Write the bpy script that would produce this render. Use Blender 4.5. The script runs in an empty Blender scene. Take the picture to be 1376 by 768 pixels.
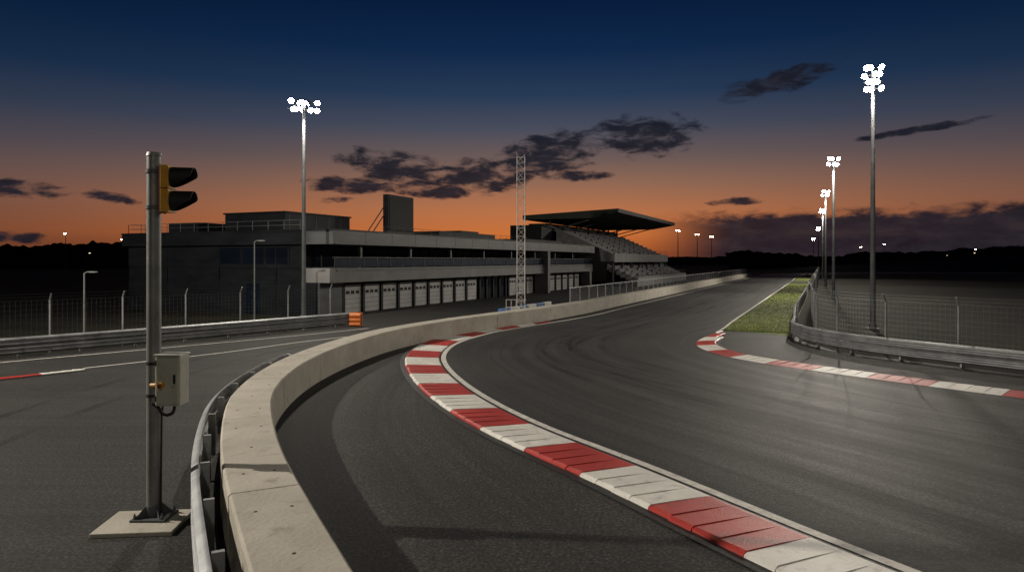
import bpy, math, random
from mathutils import Vector, Matrix, noise as mnoise
random.seed(7)
scene=bpy.context.scene
scene.view_settings.view_transform='Standard'
scene.view_settings.look='None'
scene.view_settings.exposure=0

def lin(r,g,b):
    f=lambda c:(c/255/12.92) if c/255<=0.04045 else ((c/255+0.055)/1.055)**2.4
    return (f(r),f(g),f(b),1)

# ------------------------------------------------------------------ materials
def new_mat(name):
    m=bpy.data.materials.new(name); m.use_nodes=True
    nt=m.node_tree
    return m,nt,nt.nodes['Principled BSDF']

def N(nt,t,**kw):
    n=nt.nodes.new(t)
    for k,v in kw.items(): setattr(n,k,v)
    return n

def noisy(name,c1,c2,scale=2.0,rough=0.6,metal=0.0,bump=0.0,bscale=40,detail=4,stretch=(1,1,1),r2=None,spec=0.5,c3=None,s3=12,t3=0.56,dist=0.02):
    m,nt,b=new_mat(name)
    tc=N(nt,'ShaderNodeTexCoord'); mp=N(nt,'ShaderNodeMapping'); mp.inputs['Scale'].default_value=stretch
    nt.links.new(tc.outputs['Object'],mp.inputs['Vector'])
    n1=N(nt,'ShaderNodeTexNoise'); n1.inputs['Scale'].default_value=scale; n1.inputs['Detail'].default_value=detail
    nt.links.new(mp.outputs[0],n1.inputs['Vector'])
    cr=N(nt,'ShaderNodeValToRGB'); cr.color_ramp.elements[0].position=0.3; cr.color_ramp.elements[1].position=0.7
    cr.color_ramp.elements[0].color=(*c1,1); cr.color_ramp.elements[1].color=(*c2,1)
    nt.links.new(n1.outputs[0],cr.inputs[0])
    out=cr.outputs[0]
    if c3:
        n3=N(nt,'ShaderNodeTexNoise'); n3.inputs['Scale'].default_value=s3; n3.inputs['Detail'].default_value=6
        n3.inputs['Roughness'].default_value=0.7
        nt.links.new(tc.outputs['Object'],n3.inputs['Vector'])
        r3=N(nt,'ShaderNodeValToRGB'); r3.color_ramp.elements[0].position=t3; r3.color_ramp.elements[1].position=t3+0.16
        nt.links.new(n3.outputs[0],r3.inputs[0])
        mx=N(nt,'ShaderNodeMix',data_type='RGBA'); mx.inputs[7].default_value=(*c3,1)
        nt.links.new(r3.outputs[0],mx.inputs[0]); nt.links.new(out,mx.inputs[6]); out=mx.outputs[2]
    nt.links.new(out,b.inputs['Base Color'])
    b.inputs['Roughness'].default_value=rough; b.inputs['Metallic'].default_value=metal
    b.inputs['Specular IOR Level'].default_value=spec
    if r2 is not None:
        mr=N(nt,'ShaderNodeMapRange'); mr.inputs['To Min'].default_value=rough; mr.inputs['To Max'].default_value=r2
        nt.links.new(n1.outputs[0],mr.inputs['Value']); nt.links.new(mr.outputs[0],b.inputs['Roughness'])
    if bump>0:
        n2=N(nt,'ShaderNodeTexNoise'); n2.inputs['Scale'].default_value=bscale; n2.inputs['Detail'].default_value=3
        nt.links.new(tc.outputs['Object'],n2.inputs['Vector'])
        bp=N(nt,'ShaderNodeBump'); bp.inputs['Strength'].default_value=bump; bp.inputs['Distance'].default_value=dist
        nt.links.new(n2.outputs[0],bp.inputs['Height']); nt.links.new(bp.outputs[0],b.inputs['Normal'])
    return m

def asphalt(name,base=0.045,streak=1.0,use_uv=True,rough=0.5,angle=0,spec=0.35):
    m,nt,b=new_mat(name)
    L=nt.links.new
    tc=N(nt,'ShaderNodeTexCoord')
    src=tc.outputs['UV'] if use_uv else tc.outputs['Object']
    def streaks(sx,sy,det,lo,hi,off):
        mp=N(nt,'ShaderNodeMapping'); mp.inputs['Scale'].default_value=(sx,sy,1); mp.inputs['Location'].default_value=(off,off*2,0)
        mp.inputs['Rotation'].default_value=(0,0,angle)
        L(src,mp.inputs['Vector'])
        n=N(nt,'ShaderNodeTexNoise'); n.inputs['Scale'].default_value=1; n.inputs['Detail'].default_value=det; n.inputs['Distortion'].default_value=0.25
        L(mp.outputs[0],n.inputs['Vector'])
        r=N(nt,'ShaderNodeMapRange'); r.interpolation_type='SMOOTHSTEP'
        r.inputs['From Min'].default_value=lo; r.inputs['From Max'].default_value=hi
        L(n.outputs[0],r.inputs['Value']); return r.outputs[0]
    s1=streaks(0.05,1.1,4,0.36,0.64,3.1)
    s2=streaks(0.07,5.0,2,0.40,0.58,9.7)
    np_=N(nt,'ShaderNodeTexNoise'); np_.inputs['Scale'].default_value=0.3; np_.inputs['Detail'].default_value=7; np_.inputs['Roughness'].default_value=0.66
    L(tc.outputs['Object'],np_.inputs['Vector'])
    ng=N(nt,'ShaderNodeTexNoise'); ng.inputs['Scale'].default_value=22; ng.inputs['Detail'].default_value=4; ng.inputs['Roughness'].default_value=0.85
    L(tc.outputs['Object'],ng.inputs['Vector'])
    def math_(op,a,bv,c=None):
        n=N(nt,'ShaderNodeMath',operation=op)
        for i,x in enumerate((a,bv,c)):
            if x is None: continue
            if isinstance(x,(int,float)): n.inputs[i].default_value=x
            else: L(x,n.inputs[i])
        return n.outputs[0]
    f=math_('MULTIPLY_ADD',s1,0.42*streak,1-0.30*streak)
    f2=math_('MULTIPLY_ADD',s2,0.34*streak,1-0.26*streak)
    f=math_('MULTIPLY',f,f2)
    g=math_('POWER',math_('MULTIPLY',ng.outputs[0],1.9),4.2)
    f=math_('MULTIPLY',f,g)
    p=math_('MULTIPLY_ADD',np_.outputs[0],1.5,0.25)
    f=math_('MULTIPLY',f,p)
    f=math_('MULTIPLY',f,base)
    cc=N(nt,'ShaderNodeCombineColor')
    L(math_('MULTIPLY',f,1.03),cc.inputs[0]); L(f,cc.inputs[1]); L(math_('MULTIPLY',f,0.96),cc.inputs[2])
    L(cc.outputs[0],b.inputs['Base Color'])
    rr=math_('MULTIPLY_ADD',s1,-0.05*streak,rough+0.03)
    rr=math_('MULTIPLY_ADD',s2,-0.02*streak,rr)
    rr=math_('MULTIPLY_ADD',np_.outputs[0],0.14,rr)
    L(rr,b.inputs['Roughness'])
    b.inputs['Specular IOR Level'].default_value=spec
    bp=N(nt,'ShaderNodeBump'); bp.inputs['Strength'].default_value=0.75; bp.inputs['Distance'].default_value=0.014
    L(ng.outputs[0],bp.inputs['Height']); L(bp.outputs[0],b.inputs['Normal'])
    return m

def emis(name,col,st):
    m,nt,b=new_mat(name)
    b.inputs['Base Color'].default_value=(0.8,0.8,0.8,1)
    b.inputs['Emission Color'].default_value=(*col,1); b.inputs['Emission Strength'].default_value=st
    return m

M={}
M['track']=asphalt('track_asphalt',0.037,0.85,True,0.58,spec=0.26)
M['runoff']=asphalt('runoff_asphalt',0.037,0.4,True,0.66,spec=0.2)
M['pave']=asphalt('pavement_asphalt',0.029,0.35,False,0.62,angle=-0.66,spec=0.25)
M['conc']=noisy('concrete',(0.34,0.315,0.265),(0.45,0.42,0.36),1.1,0.85,0,0.5,18,8,c3=(0.28,0.255,0.21),s3=3.0,t3=0.55)
M['concdark']=noisy('concrete_joint',(0.02,0.018,0.015),(0.04,0.035,0.03),4,0.9)
M['white']=noisy('white_paint',(0.62,0.60,0.56),(0.76,0.74,0.69),1.2,0.55,0,0.4,45,6,c3=(0.44,0.42,0.39),s3=5,t3=0.55)
M['red']=noisy('red_paint',(0.34,0.024,0.018),(0.45,0.036,0.026),1.2,0.5,0,0.4,45,6,c3=(0.23,0.03,0.022),s3=5,t3=0.55,spec=0.35)
M['line']=noisy('line_paint',(0.45,0.43,0.39),(0.70,0.68,0.63),5,0.6,0,0.3,60,6,c3=(0.18,0.17,0.16),s3=12,t3=0.55)
M['steel']=noisy('galvanised_steel',(0.22,0.23,0.24),(0.36,0.37,0.38),2.2,0.45,0.7,0.08,20,4,r2=0.65,c3=(0.14,0.13,0.12),s3=5)
M['pole']=noisy('painted_steel_pole',(0.13,0.14,0.135),(0.20,0.21,0.20),5,0.5,0.3,0.1,30,c3=(0.09,0.085,0.08),s3=10)
M['wire']=noisy('fence_wire',(0.08,0.085,0.09),(0.13,0.135,0.14),5,0.55,0.4)
M['mast']=noisy('mast_steel',(0.055,0.06,0.065),(0.095,0.10,0.105),2,0.65,0.1,spec=0.3)
M['black']=noisy('black_rubber',(0.008,0.008,0.008),(0.016,0.016,0.016),6,0.6,spec=0.3)
M['grate']=noisy('drain_grate',(0.012,0.012,0.012),(0.035,0.035,0.035),30,0.5,0.3,0.6,60)
M['yellow']=noisy('yellow_paint',(0.40,0.19,0.008),(0.54,0.27,0.012),8,0.5,c3=(0.25,0.12,0.01),s3=12)
M['orange']=noisy('orange_plastic',(0.45,0.11,0.015),(0.6,0.16,0.02),5,0.5)
M['redp']=noisy('red_brown_plate',(0.10,0.02,0.014),(0.15,0.035,0.02),8,0.5)
M['boxg']=noisy('cabinet_paint',(0.33,0.33,0.28),(0.41,0.41,0.35),4,0.45,0,0.05,30,c3=(0.24,0.23,0.19),s3=9)
M['lens']=noisy('dark_lens',(0.010,0.006,0.006),(0.02,0.01,0.01),8,0.3)
M['grass']=noisy('grass',(0.06,0.095,0.014),(0.15,0.175,0.03),1.0,0.9,0,0.9,30,8,c3=(0.20,0.17,0.045),s3=2)
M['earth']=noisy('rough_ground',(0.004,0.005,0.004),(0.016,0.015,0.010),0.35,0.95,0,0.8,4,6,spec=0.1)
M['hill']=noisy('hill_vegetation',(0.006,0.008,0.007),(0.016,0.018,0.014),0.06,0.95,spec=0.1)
M['clad']=noisy('dark_cladding',(0.006,0.007,0.009),(0.012,0.014,0.017),0.6,0.5,0.0,stretch=(1,1,3),spec=0.2)
M['fascia']=noisy('fascia_panel',(0.05,0.055,0.058),(0.085,0.09,0.093),0.4,0.5,0.2,stretch=(1,1,4))
M['slab']=noisy('balcony_slab',(0.15,0.15,0.15),(0.21,0.21,0.21),0.8,0.6)
M['door']=noisy('door_panel',(0.38,0.38,0.375),(0.50,0.50,0.49),0.9,0.5,c3=(0.28,0.28,0.27),s3=3)
M['glass']=noisy('window_glass',(0.004,0.006,0.010),(0.006,0.01,0.018),0.5,0.12,0.0,spec=0.4)
M['bglass']=noisy('balustrade_glass',(0.01,0.02,0.04),(0.02,0.04,0.08),0.6,0.2,0.0,spec=0.6)
M['dark']=noisy('dark_interior',(0.005,0.005,0.006),(0.01,0.01,0.012),1,0.8)
M['roof']=noisy('roof_metal',(0.022,0.026,0.018),(0.04,0.045,0.03),0.4,0.6,0.1)
M['seat']=noisy('seating_concrete',(0.13,0.13,0.13),(0.24,0.24,0.23),1.2,0.8)
M['seatb']=noisy('seat_plastic',(0.02,0.023,0.03),(0.28,0.28,0.30),3.5,0.5)
M['blue']=noisy('blue_paint',(0.02,0.10,0.30),(0.04,0.16,0.40),3,0.5)
M['towerw']=noisy('white_lattice_paint',(0.36,0.34,0.33),(0.55,0.52,0.50),4,0.5)
M['lampw']=emis('flood_lamp_glow',(1.0,0.93,0.78),160)
M['lampf']=emis('distant_lamp_glow',(1.0,0.84,0.60),60)
m,nt_,b_=new_mat('tyre_rubber'); b_.inputs['Base Color'].default_value=(0.010,0.010,0.010,1); b_.inputs['Roughness'].default_value=0.6
tc=N(nt_,'ShaderNodeTexCoord'); mp=N(nt_,'ShaderNodeMapping'); mp.inputs['Scale'].default_value=(0.3,1,1); nt_.links.new(tc.outputs['UV'],mp.inputs[0])
nn_=N(nt_,'ShaderNodeTexNoise'); nn_.inputs['Scale'].default_value=0.9; nn_.inputs['Detail'].default_value=6; nt_.links.new(mp.outputs[0],nn_.inputs['Vector'])
mr=N(nt_,'ShaderNodeMapRange'); mr.inputs['From Min'].default_value=0.42; mr.inputs['From Max'].default_value=0.78; mr.inputs['To Max'].default_value=0.45
nt_.links.new(nn_.outputs[0],mr.inputs['Value']); nt_.links.new(mr.outputs[0],b_.inputs['Alpha']); M['rubber']=m

# ------------------------------------------------------------------ mesh tools
class MB:
    def __init__(s): s.v=[]; s.f=[]; s.m=[]; s.uv={}
    def add(s,vs,fs,mi=0,uvs=None):
        o=len(s.v); s.v+= [tuple(x) for x in vs]
        for k,f in enumerate(fs):
            s.f.append(tuple(i+o for i in f)); s.m.append(mi if isinstance(mi,int) else mi[k])
            if uvs: s.uv[len(s.f)-1]=[uvs[i] for i in f]
    def obox(s,c,ax,ay,az,mi=0):
        c=Vector(c);ax=Vector(ax);ay=Vector(ay);az=Vector(az)
        vs=[c+sx*ax+sy*ay+sz*az for sz in(-1,1) for sy in(-1,1) for sx in(-1,1)]
        s.add(vs,[(0,2,3,1),(4,5,7,6),(0,1,5,4),(2,6,7,3),(0,4,6,2),(1,3,7,5)],mi)
    def box(s,x0,x1,y0,y1,z0,z1,mi=0):
        s.obox(((x0+x1)/2,(y0+y1)/2,(z0+z1)/2),((x1-x0)/2,0,0),(0,(y1-y0)/2,0),(0,0,(z1-z0)/2),mi)
    def cyl(s,p0,p1,r0,r1=None,n=8,mi=0,cap=True):
        if r1 is None: r1=r0
        p0=Vector(p0);p1=Vector(p1);d=(p1-p0).normalized()
        a=d.orthogonal().normalized(); b=d.cross(a)
        vs=[];fs=[]
        for i in range(n):
            t=2*math.pi*i/n; o=a*math.cos(t)+b*math.sin(t)
            vs.append(p0+o*r0); vs.append(p1+o*r1)
        for i in range(n):
            j=(i+1)%n; fs.append((2*i,2*j,2*j+1,2*i+1))
        if cap:
            fs.append(tuple(2*i for i in range(n))[::-1]); fs.append(tuple(2*i+1 for i in range(n)))
        s.add(vs,fs,mi)
    def tube(s,pts,r,n=6,mi=0):
        for a,b in zip(pts[:-1],pts[1:]): s.cyl(a,b,r,r,n,mi)
    def wire(s,p0,p1,r,mi=0): s.cyl(p0,p1,r,r,3,mi,False)
    def build(s,name,mats,parent=None,smooth=False,bevel=0,angle=35):
        me=bpy.data.meshes.new(name); me.from_pydata(s.v,[],s.f)
        for m in mats: me.materials.append(M[m] if isinstance(m,str) else m)
        me.polygons.foreach_set('material_index',s.m)
        if s.uv:
            ul=me.uv_layers.new(name='UVMap')
            for pi,uv in s.uv.items():
                p=me.polygons[pi]
                for k,li in enumerate(p.loop_indices): ul.data[li].uv=uv[k]
        me.update()
        ob=bpy.data.objects.new(name,me); scene.collection.objects.link(ob)
        if parent is not None:
            ob.parent=parent; ob.matrix_parent_inverse=Matrix.Translation(-parent.location)
        if bevel>0:
            bm=ob.modifiers.new('bevel','BEVEL'); bm.width=bevel; bm.segments=2; bm.limit_method='ANGLE'; bm.angle_limit=math.radians(50)
        if smooth:
            me.polygons.foreach_set('use_smooth',[True]*len(me.polygons))
            try: me.set_sharp_from_angle(angle=math.radians(angle))
            except Exception: pass
        return ob

def empty(name,loc):
    e=bpy.data.objects.new(name,None); e.empty_display_size=0.5
    e.location=loc; scene.collection.objects.link(e); return e

def lens_(P):
    L=[0]
    for a,b in zip(P[:-1],P[1:]): L.append(L[-1]+(b-a).length)
    return L
def at(P,L,s):
    import bisect
    s=max(0,min(L[-1],s)); i=min(max(bisect.bisect_right(L,s)-1,0),len(P)-2)
    t=(s-L[i])/max(L[i+1]-L[i],1e-6); return P[i].lerp(P[i+1],t)
def resample(P,step):
    L=lens_(P); n=max(2,int(round(L[-1]/step))); return [at(P,L,L[-1]*i/n) for i in range(n+1)]
def catmull(P,step=0.25):
    P=[Vector(p) for p in P]; out=[]
    Q=[2*P[0]-P[1]]+P+[2*P[-1]-P[-2]]
    for i in range(1,len(Q)-2):
        p0,p1,p2,p3=Q[i-1:i+3]
        d=lambda a,b:max((a-b).length,1e-4)**0.5
        t0=0;t1=d(p0,p1);t2=t1+d(p1,p2);t3=t2+d(p2,p3)
        n=max(4,int((p2-p1).length/0.15)); n=min(n,200)
        for k in range(n):
            t=t1+(t2-t1)*k/n
            A1=(t1-t)/(t1-t0)*p0+(t-t0)/(t1-t0)*p1
            A2=(t2-t)/(t2-t1)*p1+(t-t1)/(t2-t1)*p2
            A3=(t3-t)/(t3-t2)*p2+(t-t2)/(t3-t2)*p3
            B1=(t2-t)/(t2-t0)*A1+(t-t0)/(t2-t0)*A2
            B2=(t3-t)/(t3-t1)*A2+(t-t1)/(t3-t1)*A3
            out.append((t2-t)/(t2-t1)*B1+(t-t1)/(t2-t1)*B2)
    out.append(P[-1])
    return resample(out,step)
def smooth_(P,k):
    for _ in range(k):
        P=[P[0]]+[(P[i-1]+2*P[i]+P[i+1])/4 for i in range(1,len(P)-1)]+[P[-1]]
    return P
def tang(P,i):
    a=P[max(i-1,0)];b=P[min(i+1,len(P)-1)]; return (b-a).normalized()
def offset(P,d):
    out=[]
    for i,p in enumerate(P):
        t=tang(P,i); out.append(p+Vector((-t.y,t.x))*d)
    return out
def sub(P,s0,s1,step):
    L=lens_(P); n=max(1,int(math.ceil((s1-s0)/step)))
    return [at(P,L,s0+(s1-s0)*i/n) for i in range(n+1)]
def nearest_s(P,q):
    L=lens_(P); q=Vector(q); i=min(range(len(P)),key=lambda k:(P[k]-q).length); return L[i]
def ribbon(mb,A,B,za,zb,mi=0,nx=1,s0=0,vscale=1,v0=0):
    L=lens_(A); vs=[];uvs=[];fs=[]
    for i in range(len(A)):
        w=(B[i]-A[i]).length
        for k in range(nx+1):
            t=k/nx; p=A[i].lerp(B[i],t); vs.append((p.x,p.y,za+(zb-za)*t)); uvs.append((s0+L[i],v0+t*w))
    for i in range(len(A)-1):
        for k in range(nx):
            a=i*(nx+1)+k; fs.append((a,a+1,a+nx+2,a+nx+1))
    mb.add(vs,fs,mi,uvs)
def sweep(mb,P,prof,mi=0,closed=True,caps=True):
    n=len(prof); vs=[];fs=[]
    for i,p in enumerate(P):
        nn=Vector((-tang(P,i).y,tang(P,i).x))
        for (l,z) in prof: vs.append((p.x+nn.x*l,p.y+nn.y*l,z))
    for i in range(len(P)-1):
        for k in range(n if closed else n-1):
            j=(k+1)%n; fs.append((i*n+k,i*n+j,(i+1)*n+j,(i+1)*n+k))
    if closed and caps:
        fs.append(tuple(range(n))[::-1]); o=(len(P)-1)*n; fs.append(tuple(o+k for k in range(n)))
    mb.add(vs,fs,mi)

# straight frame: u along main straight, v to its right
CU,SU=0.9103,0.4139
def W(u,v): return Vector((SU*u+CU*v, CU*u-SU*v))
UD=Vector((SU,CU,0)); VD=Vector((CU,-SU,0)); ZD=Vector((0,0,1))
def ubox(mb,u0,u1,v0,v1,z0,z1,mi=0):
    c=W((u0+u1)/2,(v0+v1)/2)
    mb.obox((c.x,c.y,(z0+z1)/2),UD*((u1-u0)/2),VD*((v1-v0)/2),ZD*((z1-z0)/2),mi)
def W3(u,v,z): p=W(u,v); return Vector((p.x,p.y,z))

# ------------------------------------------------------------------ ground
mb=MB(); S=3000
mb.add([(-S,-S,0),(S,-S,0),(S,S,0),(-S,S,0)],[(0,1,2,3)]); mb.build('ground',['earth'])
mb=MB()
poly=[(-55,-30),(-34,4),(-18.5,24.3),(-8.7,36.9),(-14,41.5)]
poly+= [tuple(W(u,-28.4)) for u in (34,170)]
poly+= [tuple(W(u,-4.7)) for u in (170,120,80,50,35.2)]
poly+=[(13.9,34.4),(12.6,29.5),(12.5,26.0),(14.3,23.2),(15.7,20.8),(22,11),(32,-6),(40,-30)]
mb.add([(x,y,0.004) for x,y in poly],[tuple(range(len(poly)))])
mb.build('pavement',['pave'])

# ------------------------------------------------------------------ track
Lk=[(15.5,-10),(9.3,0),(4.41,7.68),(2.29,11.54),(0.51,14.6),(-0.94,18),(-2.12,22.1),(-2.58,25.2),(-2.38,28.9),(-1.0,33.1),(1.5,37.4)]
Lk+=[tuple(W(u,-13.4)) for u in (41,50,80,120,165)]
Lk+=[tuple(W(190,-12.5)),tuple(W(212,-4)),tuple(W(230,14)),tuple(W(240,45))]
Rk=[(36,-6),(27,2),(18,11.5),(12.9,17.2),(9.7,21.3),(8.1,23.8),(7.45,26.2),(7.6,28.7),(8.8,31.4),(10.35,34.0)]
Rk+=[tuple(W(u,-4.7)) for u in (41,50,80,120,165)]
Rk+=[tuple(W(185,-2.5)),tuple(W(203,6)),tuple(W(218,22)),tuple(W(226,50))]
Lc=smooth_(catmull(Lk,0.3),6); Rc=smooth_(catmull(Rk,0.3),6)
LL=lens_(Lc); RL=lens_(Rc)
kl=[0,nearest_s(Lc,(-2.12,22.1)),nearest_s(Lc,W(50,-13.4)),nearest_s(Lc,W(165,-13.4)),LL[-1]]
kr=[0,nearest_s(Rc,(8.1,23.8)),nearest_s(Rc,W(50,-4.7)),nearest_s(Rc,W(165,-4.7)),RL[-1]]
A=[];B=[]
for i in range(4):
    n=[90,70,80,40][i]
    for k in range(n+(1 if i==3 else 0)):
        t=k/n; A.append(at(Lc,LL,kl[i]+(kl[i+1]-kl[i])*t)); B.append(at(Rc,RL,kr[i]+(kr[i+1]-kr[i])*t))
TA=A; TB=B
mb=MB(); ribbon(mb,A,B,0.010,0.010,0,10); mb.build('race_track',['track'])
mb=MB(); rt=random.Random(4)
def mark(P,w):
    P=smooth_(P,3); ribbon(mb,offset(P,w/2),offset(P,-w/2),0.0142,0.0142,0,1,rt.uniform(0,90))
for (i0,i1,t0,t1) in ((10,150,.72,.22),(30,170,.62,.35),(60,190,.30,.55),(0,110,.45,.38)):
    for dt in (0,0.15):
        P=[]
        for i in range(i0,i1+1):
            q=(i-i0)/(i1-i0); q=q*q*(3-2*q); t=t0+(t1-t0)*q
            wd=(TB[i]-TA[i]).length; tt=t+dt*10/wd*0.9
            P.append(TA[i].lerp(TB[i],min(tt,0.97)))
        mark(resample(P,0.5),rt.uniform(0.2,0.3))
for pts in (((-9,3),(-9.5,10),(-10,17),(-9.6,24),(-7.5,31)),((-10.5,4),(-11.2,11),(-11.5,18),(-11,25),(-8.8,32))):
    mark(catmull(pts,0.5),0.24)
mb.build('tyre_marks',['rubber'])

def line(name,P,w,z,mat='line'):
    mb=MB(); ribbon(mb,offset(P,w/2),offset(P,-w/2),z,z); return mb.build(name,[mat])
line('track_edge_line',offset(Lc,-0.06),0.17,0.018)
Rstart=nearest_s(Rc,(10.0,33.4))
line('track_edge_line',sub(Rc,Rstart,RL[-1]-1,0.5),0.14,0.018)

def kerb(name,P,s0,s1,width,block,phase,side,wfun=None,hh=0.055,flip=0):
    mb=MB(); L=lens_(P); s=s0; i=int(math.floor((s0-phase)/block))
    e=empty(name,(at(P,L,s0).x,at(P,L,s0).y,0))
    while s<s1-1e-3:
        e_=min(phase+(i+1)*block,s1)
        if e_-s>0.02:
            nseg=4
            for q in range(nseg):
                a=s+(e_-s)*q/nseg+(0.008 if q==0 else 0.002); b=s+(e_-s)*(q+1)/nseg
                pts=[at(P,L,a+(b-a)*k/2) for k in range(3)]
                nn=[]
                for k in range(3):
                    sc=a+(b-a)*k/2; t=(at(P,L,sc+0.15)-at(P,L,sc-0.15)).normalized(); nn.append(Vector((-t.y,t.x))*side)
                w=(width if wfun is None else width*wfun(s))+random.uniform(-0.012,0.012)
                vs=[];fs=[]
                for k in range(3):
                    saw=0.012*(1-k/2)
                    for (l,z) in [(0.10,0.014),(0.16,0.024),(w*0.55,0.022+hh*0.45+saw),(w-0.05,0.03+hh*0.75+saw),(w,0.02+hh*0.5),(w+0.01,0.0)]:
                        p=pts[k]+nn[k]*l; vs.append((p.x,p.y,z))
                for k in range(2):
                    for j in range(5):
                        a0=k*6+j; fs.append((a0,a0+1,a0+7,a0+6))
                fs.append((5,4,3,2,1,0)); fs.append(tuple(12+j for j in range(6)))
                mb.add(vs,fs,(i+flip)%2)
        s=e_; i+=1
    mb.build('painted_blocks',['red','white'],e)
    mg=MB(); Q=sub(P,s0,s1,0.3)
    wi=[ (width if wfun is None else width*wfun(s0+(s1-s0)*k/(len(Q)-1))) for k in range(len(Q))]
    nn=[Vector((-tang(Q,k).y,tang(Q,k).x))*side for k in range(len(Q))]
    A_=[Q[k]+nn[k]*(wi[k]-0.02) for k in range(len(Q))]; B_=[Q[k]+nn[k]*(wi[k]+0.17) for k in range(len(Q))]
    ribbon(mg,A_,B_,0.018,0.018); mg.build('drain_channel',['grate'],e)
    mg=MB(); ribbon(mg,[Q[k]+nn[k]*0.06 for k in range(len(Q))],[Q[k]+nn[k]*0.14 for k in range(len(Q))],0.0125,0.0125); mg.build('joint_strip',['grate'],e)
    return e
sj=nearest_s(Lc,(3.05,10.1)); sEnd=nearest_s(Lc,(2.4,38.8))
kerb('track_kerb',Lc,2.0,sEnd,1.28,1.72,sj,1,lambda s: min(1,max(0.12,(sEnd-s)/9.0)),flip=1)
sa=4.0; sb=Rstart+0.3
kerb('track_kerb',Rc,sa,sb,0.92,1.72,0.6,-1,lambda s: min(1,max(0.2,(sb-s)/4.0)))

# run-off between wall and outer kerb
Wk=[(2.6,-2.5),(1.0,1.2),(-0.15,3.6),(-1.37,5.97),(-2.51,8.2),(-3.37,9.98),(-4.16,11.9),(-4.87,13.9),(-5.36,16.3),(-5.58,19.2),(-5.34,23),(-4.42,27.4),(-2.37,32),(0.35,36.7)]
Wk+=[tuple(W(u,-14.3)) for u in (42,50,80,120,160)]
Wc=smooth_(catmull(Wk,0.3),8); WL=lens_(Wc)
mb=MB()
n=160; A=[];B=[]
e0=nearest_s(Wc,W(60,-14.3)); e1=nearest_s(Lc,W(60,-13.4)); sA=nearest_s(Lc,(9.3,0))
for k in range(n+1):
    t=k/n; A.append(at(Wc,WL,e0*t)); B.append(at(Lc,LL,sA+(e1-sA)*t))
ribbon(mb,A,B,0.0072,0.0072,0,6); mb.build('runoff_pavement',['runoff'])

# ------------------------------------------------------------------ concrete barrier
H=0.78; WT=0.82
e=empty('concrete_barrier_wall',(-2.5,8,0))
mb=MB(); mj=MB()
s0=nearest_s(Wc,(-2.51,8.2)); seg=4.0
k0=-int(s0//seg)
s=s0+k0*seg
while s+seg<=WL[-1]:
    Q=sub(Wc,max(0,s)+0.009,s+seg-0.009,0.35)
    dz=random.uniform(-0.006,0.006); dl=random.uniform(-0.005,0.005)
    prof=[(0.0+dl,0.0),(0.0+dl,H-0.03+dz),(0.03+dl,H+dz),(WT-0.03+dl,H+dz),(WT+dl,H-0.03+dz),(WT+dl,0.0)]
    sweep(mb,Q,prof)
    if s<s0+60:
        for fr in (0.18,0.5,0.82):
            c=at(Wc,WL,s+seg*fr); t=(at(Wc,WL,s+seg*fr+0.1)-c).normalized(); nn=Vector((-t.y,t.x))
            for o in ((0.22,0.6) if fr!=0.5 else (0.41,)):
                p=c+nn*o; mj.cyl((p.x,p.y,H+dz-0.01),(p.x,p.y,H+dz+0.003),0.02,0.02,10)
    s+=seg
sweep(mj,Wc,[(0.05,0.0),(0.05,H-0.06),(WT-0.05,H-0.06),(WT-0.05,0.0)])
mb.build('barrier_blocks',['conc'],e); mj.build('joints_and_sockets',['concdark'],e)

# guardrails
def guardrail(name,P,facing,top=0.74,beams=2,post=2.0):
    e=empty(name,(P[0].x,P[0].y,0)); mb=MB(); mp=MB()
    hb=0.31
    for b in range(beams):
        zt=top-b*hb
        pr=[(0,zt),(0.035,zt-0.02),(0.085,zt-0.06),(0.085,zt-0.09),(0.02,zt-0.13),(0.02,zt-0.165),(0.085,zt-0.205),(0.085,zt-0.235),(0.035,zt-0.275),(0.0,zt-0.295)]
        pr=[(l*facing,z) for l,z in pr]
        back=[(l-0.012*facing,z) for l,z in pr[::-1]]
        sweep(mb,P,pr+back)
    L=lens_(P); s=0.3
    while s<L[-1]:
        p=at(P,L,s); q=at(P,L,min(s+0.1,L[-1])); t=(q-p).normalized() if (q-p).length>1e-4 else Vector((0,1))
        nn=Vector((-t.y,t.x))*facing
        c=p-nn*0.09
        mp.obox((c.x,c.y,top/2-0.01),(t.x*0.03,t.y*0.03,0),(nn.x*0.06,nn.y*0.06,0),(0,0,top/2-0.01))
        for b in range(beams): mp.cyl((p.x+nn.x*.012,p.y+nn.y*.012,top-b*hb-0.148),(p.x+nn.x*0.035,p.y+nn.y*0.035,top-b*hb-0.148),0.018,0.018,6)
        s+=post
    mb.build('rail_beams',['steel'],e,smooth=True,angle=50); mp.build('posts',['steel'],e)
    return e
Gin=[p for p in offset(Wc,WT+0.30)]
GL=lens_(Gin); g1=nearest_s(Gin,(-6.2,20.5))
guardrail('guardrail',smooth_(sub(Gin,0.5,g1,0.35),4),1,0.76,2,1.6)
PL=smooth_(catmull([(-36,3.0),(-27,13.4),(-18.2,24.2),(-13.0,30.6),(-8.5,36.5)],0.5),2)
guardrail('guardrail',PL,-1,0.74,2,2.0)
e=empty('orange_rail_end_marker',(-8.2,36.6,0)); mb=MB()
c=Vector((-8.35,36.35)); t=Vector((0.62,0.785)).normalized()
for k in range(3):
    mb.cyl((c.x-0.35*t.y+0.0,c.y+0.35*t.x-0.3,0.14+0.23*k),(c.x+0.4*t.y,c.y-0.4*t.x+0.1,0.14+0.23*k),0.11,0.11,12)
mb.box(c.x-0.33,c.x+0.37,c.y-0.05,c.y+0.1,0.02,0.74)
mb.build('stacked_tubes',['orange'],e,smooth=True)
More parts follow.
